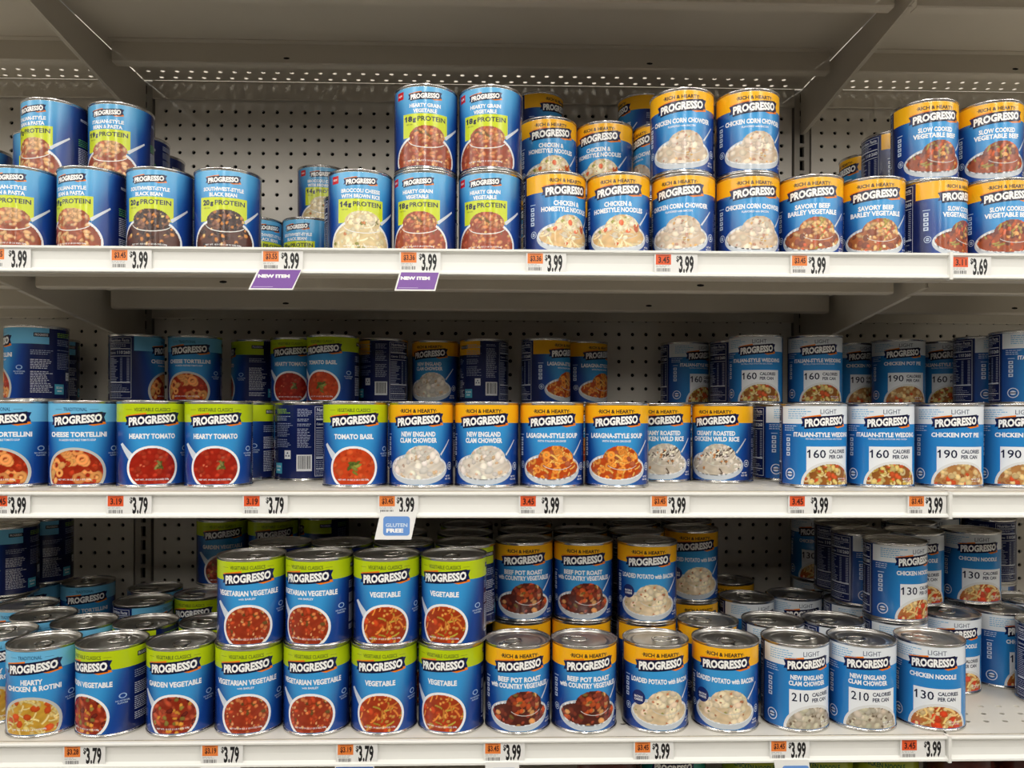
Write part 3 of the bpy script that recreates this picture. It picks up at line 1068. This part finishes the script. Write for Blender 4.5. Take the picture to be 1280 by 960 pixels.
    text_block(a, -106, -70, 82.5, 93, 2.6, (176, 186, 210), seed + 12, 2, 0.8)
    text_block(a, -106, -70, 97, 103, 2.6, (176, 186, 210), seed + 13, 2, 0.8)

    def mapper(s_, d_, l_):
        r = (RL + 0.05 * l_) / 1000.0
        th = s_ / RL
        return (r * math.sin(th), -r * math.cos(th), (CAN_H - d_) / 1000.0)
    me = a.build('paper_label', mapper, M_LABEL)
    me.polygons.foreach_set('use_smooth', [True] * len(me.polygons))
    # cylinder normals for every inked layer
    nr = []
    for vv in me.vertices:
        n_ = Vector((vv.co.x, vv.co.y, 0)).normalized()
        nr.append(n_)
    me.normals_split_custom_set_from_vertices(nr)
    return me


label_meshes = {}


def label_of(key):
    if key not in label_meshes:
        label_meshes[key] = make_label(key)
    return label_meshes[key]


# ------------------------------------------------------------------ can geometry
mm = 0.001
body_prof = [(36.0, 2.6), (38.6, 1.2), (40.6, 0.5), (41.6, 0.0), (42.8, 0.0), (43.3, 0.6), (43.3, 2.4), (42.7, 3.1), (42.2, 3.6), (42.25, 4.2),
             (42.3, 107.2), (42.2, 107.8), (42.7, 108.5), (43.3, 109.0), (43.3, 110.9), (42.9, 111.4), (42.2, 111.5), (41.5, 111.1), (41.2, 110.0), (41.0, 107.4)]
body_mesh = lathe([(r * mm, z * mm) for r, z in body_prof], 56, M_STEEL, 'can_body', cap_first=True)
lid_prof = [(41.1, 108.6), (40.6, 106.6), (39.4, 106.2), (38.4, 106.9), (37.2, 107.6), (36.2, 107.5), (35.0, 106.8), (31.5, 106.7), (30.6, 107.2), (29.6, 107.2),
            (28.8, 106.6), (23.0, 106.5), (22.2, 106.1), (12.0, 106.1), (0.4, 106.2)]
lid_mesh = lathe([(r * mm, z * mm) for r, z in lid_prof], 48, M_LID, 'lid', cap_last=True)


def ring_mesh():
    pts = []
    for k in range(20):
        t = 2 * math.pi * k / 20
        pts.append((0.0100 * math.cos(t), 0.009 + 0.0125 * math.sin(t), 0.1083))
    me1 = tube(pts, 0.0017, M_RING, 'pull_ring', 8, True, 0.55)
    v = [tuple(x.co) for x in me1.vertices]
    f = [tuple(p.vertices) for p in me1.polygons]
    # tongue riveted near the rim
    b = len(v)
    tongue = [(-0.0085, 0.019), (0.0085, 0.019), (0.0072, 0.027), (0.003, 0.0335), (-0.003, 0.0335), (-0.0072, 0.027)]
    for z in (0.1074, 0.1088):
        v += [(x, y, z) for x, y in tongue]
    n = len(tongue)
    f += [tuple(reversed(range(b, b + n))), tuple(range(b + n, b + 2 * n))]
    f += [(b + i, b + (i + 1) % n, b + n + (i + 1) % n, b + n + i) for i in range(n)]
    b = len(v)
    for k in range(10):
        t = 2 * math.pi * k / 10
        v.append((0.003 * math.cos(t), 0.026 + 0.003 * math.sin(t), 0.1088))
    for k in range(10):
        t = 2 * math.pi * k / 10
        v.append((0.0022 * math.cos(t), 0.026 + 0.0022 * math.sin(t), 0.1097))
    f += [(b + i, b + (i + 1) % 10, b + 10 + (i + 1) % 10, b + 10 + i) for i in range(10)]
    f.append(tuple(range(b + 10, b + 20)))
    bpy.data.meshes.remove(me1)
    return make_mesh('pull_ring', v, f, M_RING, False)


pull_mesh = ring_mesh()
pull_mesh.polygons.foreach_set('use_smooth', [True] * len(pull_mesh.polygons))

# ------------------------------------------------------------------ where every can stands
# (photo column of the can's middle, distance of its axis, turn of the label in degrees, flavour)
TOP1 = [(30, 1.044, -28, 'bean_pasta'), (116, 1.044, -42, 'bean_pasta'), (201, 1.044, -22, 'black_bean'), (284.5, 1.044, -9, 'black_bean'),
        (450, 1.044, 0, 'broccoli'), (532, 1.044, -16, 'grain'), (612, 1.044, -10, 'grain'), (692, 1.044, 24, 'homestyle'), (771, 1.044, 0, 'homestyle'),
        (853, 1.044, -8, 'corn'), (933, 1.044, 16, 'corn'), (1011, 1.044, 5, 'barley'), (1088, 1.049, 9, 'barley'), (1165, 1.052, 56, 'veg_beef'),
        (1243, 1.049, 22, 'veg_beef'), (1321, 1.049, 10, 'teal'),
        (320, 1.295, 27, 'black_bean'), (386, 1.295, -30, 'black_bean'), (441, 1.16, 30, 'broccoli')]
TOP2 = [(69, 1.105, -47, 'bean_pasta'), (151, 1.115, -27, 'bean_pasta'), (55, 1.23, -10, 'bean_pasta'), (-22, 1.30, -30, 'bean_pasta'),
        (175, 1.24, -85, 'black_bean'), (196, 1.325, -60, 'black_bean'), (402, 1.38, 0, 'broccoli'), (532, 1.044, -2, 'grain'), (611.5, 1.044, -10, 'grain'),
        (685, 1.149, 7, 'homestyle'), (754, 1.162, -12, 'homestyle'), (824, 1.165, -62, 'corn'), (851, 1.044, 0, 'corn'), (932, 1.044, 16, 'corn'),
        (1154, 1.068, 21, 'veg_beef'), (1234, 1.068, 16, 'veg_beef'), (1113, 1.183, 65, 'veg_beef'), (1082, 1.283, -62, 'barley'), (1064, 1.385, -70, 'barley')]
TOP3 = [(672, 1.33, 50, 'homestyle'), (802, 1.33, -75, 'homestyle')]
MID1 = [(24, 1.03, -28, 'tortellini'), (107, 1.03, -14, 'tortellini'), (190, 1.03, 0, 'tomato'), (274, 1.03, -7, 'tomato'), (305, 1.128, -45, 'basil'),
        (382, 1.125, 163, 'basil'), (446, 1.03, -4, 'basil'), (527, 1.03, -6, 'clam'), (608.5, 1.03, -6, 'clam'), (689, 1.03, 0, 'lasagna'),
        (770.5, 1.03, 0, 'lasagna'), (827, 1.11, 0, 'wild_rice'), (902, 1.10, -15, 'wild_rice'), (978, 1.13, 52, 'wedding'), (1016, 1.03, 22, 'wedding'),
        (1099, 1.03, 16, 'wedding'), (1184, 1.03, 16, 'pot_pie'), (1267, 1.03, 12, 'pot_pie')]
MID2 = [(46, 1.177, -95, 'tortellini'), (67, 1.385, -60, 'tortellini'), (171, 1.30, 78, 'tortellini'), (244, 1.315, -15, 'tortellini'),
        (321, 1.383, -100, 'tomato'), (370, 1.34, -15, 'tomato'), (416, 1.29, -27, 'basil'), (479, 1.35, 160, 'clam'), (545, 1.385, -18, 'clam'),
        (605, 1.35, -177, 'lasagna'), (682, 1.33, 54, 'lasagna'), (729, 1.385, 45, 'lasagna'), (892, 1.385, 45, 'wedding'), (918, 1.345, 70, 'wedding'),
        (944, 1.25, 3, 'wedding'), (1018, 1.25, 10, 'wedding'), (1071, 1.38, 35, 'pot_pie'), (1122, 1.31, 12, 'pot_pie'), (1193, 1.31, 5, 'wedding'),
        (1234, 1.235, 70, 'wedding'), (1276, 1.16, 50, 'wedding')]
BOT1 = [(3, 1.05, -15, 'rotini'), (57, 1.01, -20, 'rotini'), (142, 1.01, -48, 'garden'), (231, 1.01, -16, 'garden'), (315, 1.01, -7, 'vegetarian'),
        (398, 1.01, -12, 'vegetarian'), (482, 1.01, -8, 'vegetable'), (564, 1.01, -17, 'vegetable'), (647, 1.01, 4, 'pot_roast'), (729, 1.01, 10, 'pot_roast'),
        (820, 1.01, 11, 'potato'), (907, 1.01, 0, 'potato'), (994, 1.01, 24, 'light_clam'), (1077, 1.01, 13, 'light_clam'), (1162, 1.01, 8, 'light_noodle'),
        (1186, 1.137, 20, 'light_noodle'), (1263, 1.137, 56, 'light_noodle'), (1314, 1.075, 80, 'light_noodle'),
        (48, 1.12, -20, 'rotini'), (35, 1.20, -30, 'rotini'), (107, 1.10, -60, 'rotini'), (183, 1.095, -100, 'garden'), (265, 1.10, -30, 'garden'),
        (180, 1.222, 62, 'tortellini'), (195, 1.31, 80, 'tortellini'), (250, 1.265, -25, 'garden'), (102, 1.36, -5, 'tortellini'), (52, 1.35, -20, 'tortellini'),
        (653, 1.12, 0, 'pot_roast'), (727, 1.12, 0, 'pot_roast'), (809, 1.11, 20, 'potato'), (885, 1.095, -100, 'potato'), (864, 1.23, 20, 'potato'),
        (912, 1.36, 0, 'potato'), (936, 1.234, 35, 'light_clam'), (992, 1.25, 20, 'light_clam'), (967, 1.095, 30, 'light_clam'), (1042, 1.095, 60, 'light_clam'),
        (1119, 1.11, 40, 'light_noodle'), (1066, 1.21, 40, 'light_noodle'), (1280, 1.22, 70, 'light_noodle')]
BOT2 = [(316, 1.008, -8, 'vegetarian'), (400, 1.008, -24, 'vegetarian'), (484, 1.008, -3, 'vegetable'), (568, 1.008, -18, 'vegetable'),
        (352, 1.098, -110, 'vegetarian'), (432, 1.098, -100, 'vegetarian'), (505, 1.10, -120, 'vegetable'), (580, 1.097, -50, 'vegetable'),
        (582, 1.185, -60, 'vegetable'), (500, 1.19, -100, 'vegetable'), (584, 1.273, -60, 'vegetable'),
        (653, 1.12, 0, 'pot_roast'), (727, 1.12, 0, 'pot_roast'), (809, 1.11, 4, 'potato'), (864, 1.23, 10, 'potato'),
        (657, 1.21, 60, 'pot_roast'), (727, 1.21, 60, 'pot_roast'), (658, 1.30, 60, 'pot_roast'), (794, 1.20, 90, 'potato'), (790, 1.29, 90, 'potato'), (858, 1.32, 60, 'potato'),
        (12, 1.27, -90, 'tortellini'), (58, 1.36, -90, 'tortellini'), (280, 1.35, 0, 'garden'), (341, 1.35, 3, 'garden'), (402, 1.375, -100, 'garden'),
        (1119, 1.11, 42, 'light_noodle'), (1078, 1.195, 70, 'light_noodle'), (1053, 1.28, 85, 'light_noodle'), (1022, 1.365, 0, 'light_noodle'),
        (1141, 1.20, 12, 'light_noodle'), (1213, 1.21, 18, 'light_noodle'), (1236, 1.35, 160, 'light_noodle'), (1196, 1.375, 0, 'light_noodle'), (1136, 1.30, 30, 'light_noodle')]
LOW = []
for k, (u, fl) in enumerate(((770, 'brown'), (835, 'teal'), (944, 'green_noodle'), (1025, 'green_noodle'), (1106, 'green_noodle'), (1199, 'brown'), (1284, 'brown'))):
    LOW.append((u, 1.03, 0, fl))

MIN_D = 0.0872


def settle(cans):
    """nudge the rear cans until no two touch"""
    P = [[world_x(u, y), y] for u, y, _, _ in cans]
    for _ in range(400):
        moved = False
        for i in range(len(P)):
            for j in range(i + 1, len(P)):
                dx, dy = P[j][0] - P[i][0], P[j][1] - P[i][1]
                d = math.hypot(dx, dy)
                if d < MIN_D:
                    moved = True
                    ex = (MIN_D - d) + 1e-5
                    wi = 1.0 if P[i][1] > P[j][1] + 0.02 else (0.5 if abs(P[i][1] - P[j][1]) <= 0.02 else 0.0)
                    wj = 1 - wi
                    ux, uy = dx / d, dy / d
                    P[i][0] -= ux * ex * wi
                    P[i][1] -= uy * ex * wi
                    P[j][0] += ux * ex * wj
                    P[j][1] += uy * ex * wj
        for p in P:
            if p[1] > 1.380:
                p[1] = 1.380
        if not moved:
            break
    for i in range(len(P)):
        for j in range(i + 1, len(P)):
            d = math.hypot(P[j][0] - P[i][0], P[j][1] - P[i][1])
            if d < MIN_D - 0.0005:
                print('TIGHT', cans[i], cans[j], round(d, 4))
    return P


def build_can(x, y, z, rot, key, parts=True):
    view = -math.atan2(x, y)
    root = empty('soup_can', (x, y, z), math.radians(rot) + view)
    new_obj('can_body', body_mesh, root)
    new_obj('paper_label', label_of(key), root)
    lid = new_obj('lid', lid_mesh, root)
    lid.rotation_euler = (0, 0, R.uniform(0, 2 * math.pi))
    new_obj('pull_ring', pull_mesh, lid)
    return root


ORD = ['first', 'second', 'third', 'fourth', 'fifth', 'sixth', 'seventh', 'eighth', 'ninth', 'tenth']
LEVELS = {'top': ([TOP1, TOP2, TOP3], 'top shelf', 1.10), 'mid': ([MID1, MID2], 'middle shelf', 1.08), 'bot': ([BOT1, BOT2], 'bottom shelf', 1.045)}
LAYERS = ('lower', 'upper', 'third')
n_cans = 0
for lev, (tiers, word, front_lim) in LEVELS.items():
    placed = []
    for t, cans in enumerate(tiers):
        P = settle(cans)
        placed.append([(p[0], p[1], c[2], c[3]) for p, c in zip(P, cans)])
    hidden = []
    # cans that carry the upper ones, out of sight behind the front row
    for t in range(len(placed) - 1, 0, -1):
        for (x, y, _, key) in placed[t]:
            under = placed[t - 1] + [h[:4] for h in hidden if h[4] == t - 1]
            ds = [math.hypot(x - q[0], y - q[1]) for q in under]
            if min(ds) < 0.030:
                continue
            if min(ds) >= MIN_D - 0.0006:
                hidden.append((x, y, 0, key, t - 1, (x, y, t)))
            elif sum(1 for q in ds if q < 0.078) < 2:
                # shift the support to the nearest free spot
                best = None
                for rr_ in (0.01, 0.02, 0.03, 0.04):
                    for k in range(16):
                        a_ = 2 * math.pi * k / 16
                        qx, qy = x + rr_ * math.cos(a_), y + rr_ * math.sin(a_)
                        if qy > 1.383 or qy < y - 0.02:
                            continue
                        if min(math.hypot(qx - q[0], qy - q[1]) for q in under) >= MIN_D:
                            best = (qx, qy)
                            break
                    if best:
                        break
                if best:
                    hidden.append((best[0], best[1], 0, key, t - 1, (x, y, t)))
    # supports of supports
    for (x, y, r_, key, t, _u) in list(hidden):
        if t > 0:
            under = placed[t - 1] + [h[:4] for h in hidden if h[4] == t - 1]
            if min(math.hypot(x - q[0], y - q[1]) for q in under) >= MIN_D - 0.0006:
                hidden.append((x, y, 0, key, t - 1, _u))
    short = {}
    # labels: kind of can, row, layer, then place among its like
    for t, cans in enumerate(placed):
        groups = {}
        for c in cans:
            row = 'front row' if c[1] < front_lim else ('second row' if c[1] < 1.17 else ('third row' if c[1] < 1.27 else 'back row'))
            groups.setdefault((c[3], row), []).append(c)
        for (key, row), cs in groups.items():
            cs.sort(key=lambda q: q[0] / q[1])
            for k, c in enumerate(cs):
                root = build_can(c[0], c[1], SHELF_Z[lev] + 0.0003 + t * (CAN_H * mm + 0.0003), c[2], key)
                n = len(cs)
                short[(c[0], c[1], t)] = '%s, %s %s%s' % (FLAV[key][6], row, word, '' if n == 1 else ((', left one', ', right one')[k] if n == 2 else ', %s from left' % ORD[k]))
                base = '%s, %s %s layer of %s' % (FLAV[key][6], row, LAYERS[t], word)
                if n == 2:
                    base += (', left one', ', right one')[k]
                elif n > 2:
                    base += ', %s from left' % ORD[k]
                tag(root, base, 'can', 'soup cans on the ' + word)
                n_cans += 1
    seen = set()
    for (x, y, r_, key, t, up) in hidden:
        root = build_can(x, y, SHELF_Z[lev] + 0.0003 + t * (CAN_H * mm + 0.0003), R.uniform(-60, 60), key)
        lb = ('can below %s' if up[2] == 1 else 'can beneath topmost %s') % short[up]
        if lb in seen:
            lb = lb.replace('can beneath', 'lowest can beneath')
        seen.add(lb)
        tag(root, lb, 'can', 'hidden soup cans on the ' + word)
        n_cans += 1
P = settle(LOW)
for k, (p, c) in enumerate(zip(P, LOW)):
    for t in range(2):
        root = build_can(p[0], p[1], SHELF_Z['low'] + 0.0003 + t * (CAN_H * mm + 0.0003), c[2], c[3])
        tag(root, '%s at bottom edge below lowest rail, %s from left, %s layer' % (FLAV[c[3]][6], ORD[k], LAYERS[t]), 'can', 'soup cans below the bottom shelf')

# ------------------------------------------------------------------ price tags and hanging promotion cards
RAIL_Y = 0.9583


def tag_mapper(s, d, l):
    # flat card in the x-z plane, facing the aisle; millimetres
    return (s * mm, -(0.25 + 0.05 * l) * mm, -d * mm)


def card(name, art, loc, parent=None, thick=0.25):
    me = art.build(name, tag_mapper, M_CARD)
    o = new_obj(name, me, parent)
    if loc:
        o.location = loc
    return o


def paper_back(w, h, slant=0.0):
    v, f = [], []
    top = [(0, 0), (w, 0)]
    bot = [(w + slant, h), (slant, h)]
    P = top + bot
    for yy in (0.0, -0.00022):
        v += [(p[0] * mm, yy, -p[1] * mm) for p in P]
    f = [(0, 1, 2, 3), (7, 6, 5, 4), (0, 4, 5, 1), (1, 5, 6, 2), (2, 6, 7, 3), (3, 7, 4, 0)]
    me = bpy.data.meshes.new('card')
    me.from_pydata(v, [], f)
    at = me.color_attributes.new('ink', 'FLOAT_COLOR', 'POINT')
    at.data.foreach_set('color', [0.86, 0.86, 0.84, 1.0] * len(v))
    me.materials.append(M_CARD)
    return me


# level, left column of the orange field, column of the big price, orange text, price, bright or plain card, description
TAGS = [('top', -14, 12, '$3.45', '$3.99', 'cut by the picture edge'),
        ('top', 140, 163, '$3.45', '$3.99', 'below the italian bean pasta cans'),
        ('top', 329, 352, '$3.55', '$3.99', 'above the larger purple card'),
        ('top', 501, 524, '$3.36', '$3.99', 'above the smaller purple card'),
        ('top', 659, 681, '$3.36', '$3.99', 'below the chicken homestyle noodle cans'),
        ('top', 819, 845, '3.45', '$3.99', 'below the chicken corn chowder cans'),
        ('top', 989, 1010, '$3.45', '$3.99', 'below the beef barley cans'),
        ('top', 1190, 1212, '3.11', '$3.69', 'just right of the rail joint'),
        ('mid', -9, 12, '3.45', '$3.99', 'cut by the picture edge'),
        ('mid', 136, 164, '3.19', '$3.79', 'below the left hearty tomato can'),
        ('mid', 306, 334, '3.19', '$3.79', 'below the navy back-turned can'),
        ('mid', 475, 497, '$3.45', '$3.99', 'above the blue gluten free card'),
        ('mid', 651, 678, '3.45', '$3.99', 'below the lasagna soup cans'),
        ('mid', 815, 836, '$3.45', '$3.99', 'below the chicken wild rice cans'),
        ('mid', 987, 1014, '3.45', '$3.99', 'below the italian wedding cans'),
        ('mid', 1136, 1157, '$3.45', '$3.99', 'left of the rail joint'),
        ('bot', 83, 107, '$3.28', '$3.79', 'below the chicken rotini can'),
        ('bot', 255, 279, '$3.19', '$3.79', 'below the garden vegetable can'),
        ('bot', 424, 447, '$3.19', '$3.79', 'below the vegetable soup stacks'),
        ('bot', 608, 631, '$3.45', '$3.99', 'below the beef pot roast cans'),
        ('bot', 795, 817, '$3.45', '$3.99', 'below the loaded potato cans'),
        ('bot', 965, 987, '$3.45', '$3.99', 'below the light clam chowder cans'),
        ('bot', 1128, 1156, '3.45', '$3.99', 'left of the rail joint')]
for lev, u0, u1, small, big, where in TAGS:
    x0 = world_x(u0, RAIL_Y)
    xb = (world_x(u1, RAIL_Y) - x0) * 1000
    rail_top = SHELF_Z[lev] + RAIL[lev][0]
    z0 = rail_top - 0.0042
    hh = (RAIL[lev][1] * 1000) - 8.0
    root = empty('price_tag', (x0 - 0.002, RAIL_Y - 0.0014, z0))
    wrd = {'top': 'top shelf rail', 'mid': 'middle shelf rail', 'bot': 'bottom shelf rail'}[lev]
    tag(root, 'white %s price tag on %s %s' % (big, wrd, where), 'price tag', 'price tags on the ' + wrd)
    new_obj('tag_card', paper_back(xb + 28, hh), root)
    a = Art()
    plain = not small.startswith('$')
    oc = (232, 92, 44) if plain else (238, 134, 62)
    a.rect(1.8, 21.0, 0.4, 13.2, oc, 1)
    o = card('orange_field', a, None, root)
    o['label'] = 'orange field with the unit price'
    a = Art()
    a.text(small, 12.0, 7.2, 14, 8.0, (70, 24, 20), 0.03, 0, 2)
    a.rect(5, 18, 1.4, 2.0, (120, 50, 30), 2)
    card('unit_price', a, None, root)
    a = Art()
    rr = random.Random(int(u0) + 50)
    text_block(a, 2, 19, 14.2, 16.5, 1.6, (130, 130, 130), int(u0) + 3, 1, 0.4)
    s = 3.0
    while s < 19:
        ww = rr.choice((0.4, 0.7, 1.0))
        a.rect(s, s + ww, 17.6, min(21.8, hh - 0.6), (70, 70, 72), 1)
        s += ww + rr.choice((0.5, 0.9))
    card('bar_code', a, None, root)
    a = Art()
    a.text(big[0], xb + 3.0, 6.2, 3.4, 8.4, (28, 28, 30), 0.03, 0, 2)
    a.text(big[1:], xb + 14.0, hh * 0.52, 18.6, hh * 0.90, (24, 24, 26), 0.035, 0, 2)
    card('price', a, None, root)


def promo(u, lev, w, h, slant, tilt, build, label, name='promotion_card', drop=0.0):
    x = world_x(u, 0.951)
    z = SHELF_Z[lev] + RAIL[lev][0] - drop
    root = empty(name, (x, 0.9525, z))
    root.rotation_euler = (math.radians(tilt), 0, 0)
    new_obj('card', paper_back(w, h, slant), root)
    a = Art()
    build(a)
    card('print', a, None, root)
    tag(root, label, 'sign', 'promotion cards hanging from the rails')
    return root


def purple(w, h, slant):
    def go(a):
        pts = [(1.8, 1.6), (w - 1.8, 1.6), (w - 1.8 + slant * .93, h - 1.8), (1.8 + slant * .93, h - 1.8)]
        a.tris(np.array(pts), [(0, 2, 1), (0, 3, 2)], (124, 76, 164), 1, 400)
        a.text('NEW ITEM', w * 0.42 + slant * 0.3, h * 0.36, w * 0.72, 4.4, (250, 250, 250), 0.07, 0, 2)
        a.rect(slant * .85 + 4, slant * .85 + 28, h - 4.0, h - 3.4, (200, 180, 220), 2)
    return go


promo(322, 'top', 54, 27, -11, -8, purple(54, 27, -11), 'larger slanted purple NEW ITEM card below the top rail, left', drop=0.0268)
promo(499, 'top', 50, 25, -6, -8, purple(50, 25, -6), 'smaller purple NEW ITEM card below the top rail, right', drop=0.0288)


def gluten(w, h, slant):
    def go(a):
        c0, c1, d0, d1 = w * 0.17 + slant * .6, w * 0.92 + slant * .75, h * 0.17, h * 0.86
        r = 3.5
        pts = []
        for (cx, cy, a0) in ((c1 - r, d0 + r, -90), (c1 - r, d1 - r, 0), (c0 + r, d1 - r, 90), (c0 + r, d0 + r, 180)):
            for k in range(5):
                t = math.radians(a0 + 22.5 * k)
                pts.append((cx + r * math.cos(t), cy + r * math.sin(t)))
        a.shape(pts, (104, 152, 220), 1)
        m_ = (c0 + c1) / 2
        a.text('GLUTEN', m_, (d0 + d1) / 2 - 1.0, (c1 - c0) * .82, 4.6, (210, 228, 246), 0.03, 0, 2)
        a.text('FREE', m_ - 2, (d0 + d1) / 2 + 5.6, (c1 - c0) * .64, 5.0, (252, 252, 252), 0.05, 0, 2)
    return go


promo(476, 'mid', 45, 34, -7, -6, gluten(45, 34, -7), 'white card with blue GLUTEN FREE square under the middle rail', drop=0.0235)
promo(969, 'bot', 44, 42, 5, -6, gluten(44, 42, 5), 'white card with blue square below bottom rail, right of picture centre', drop=0.026)
promo(608, 'bot', 42, 40, 0, -6, gluten(42, 40, 0), 'white card with blue square below bottom rail under beef cans', drop=0.026)


def blue_edge(w):
    def go(a):
        a.rect(1, w - 1, 1.2, 30, (40, 84, 160), 1)
    return go


for u, wh in ((79, 'under the chicken rotini can'), (252, 'under the garden vegetable can'), (420, 'under the vegetable soup stacks')):
    promo(u, 'bot', 48, 32, -2, -6, blue_edge(48), 'dark blue card edge below the bottom rail ' + wh, drop=0.0290)
print('cans', n_cans, 'objects', len(bpy.data.objects), 'tris', sum(len(m.polygons) for m in bpy.data.meshes))
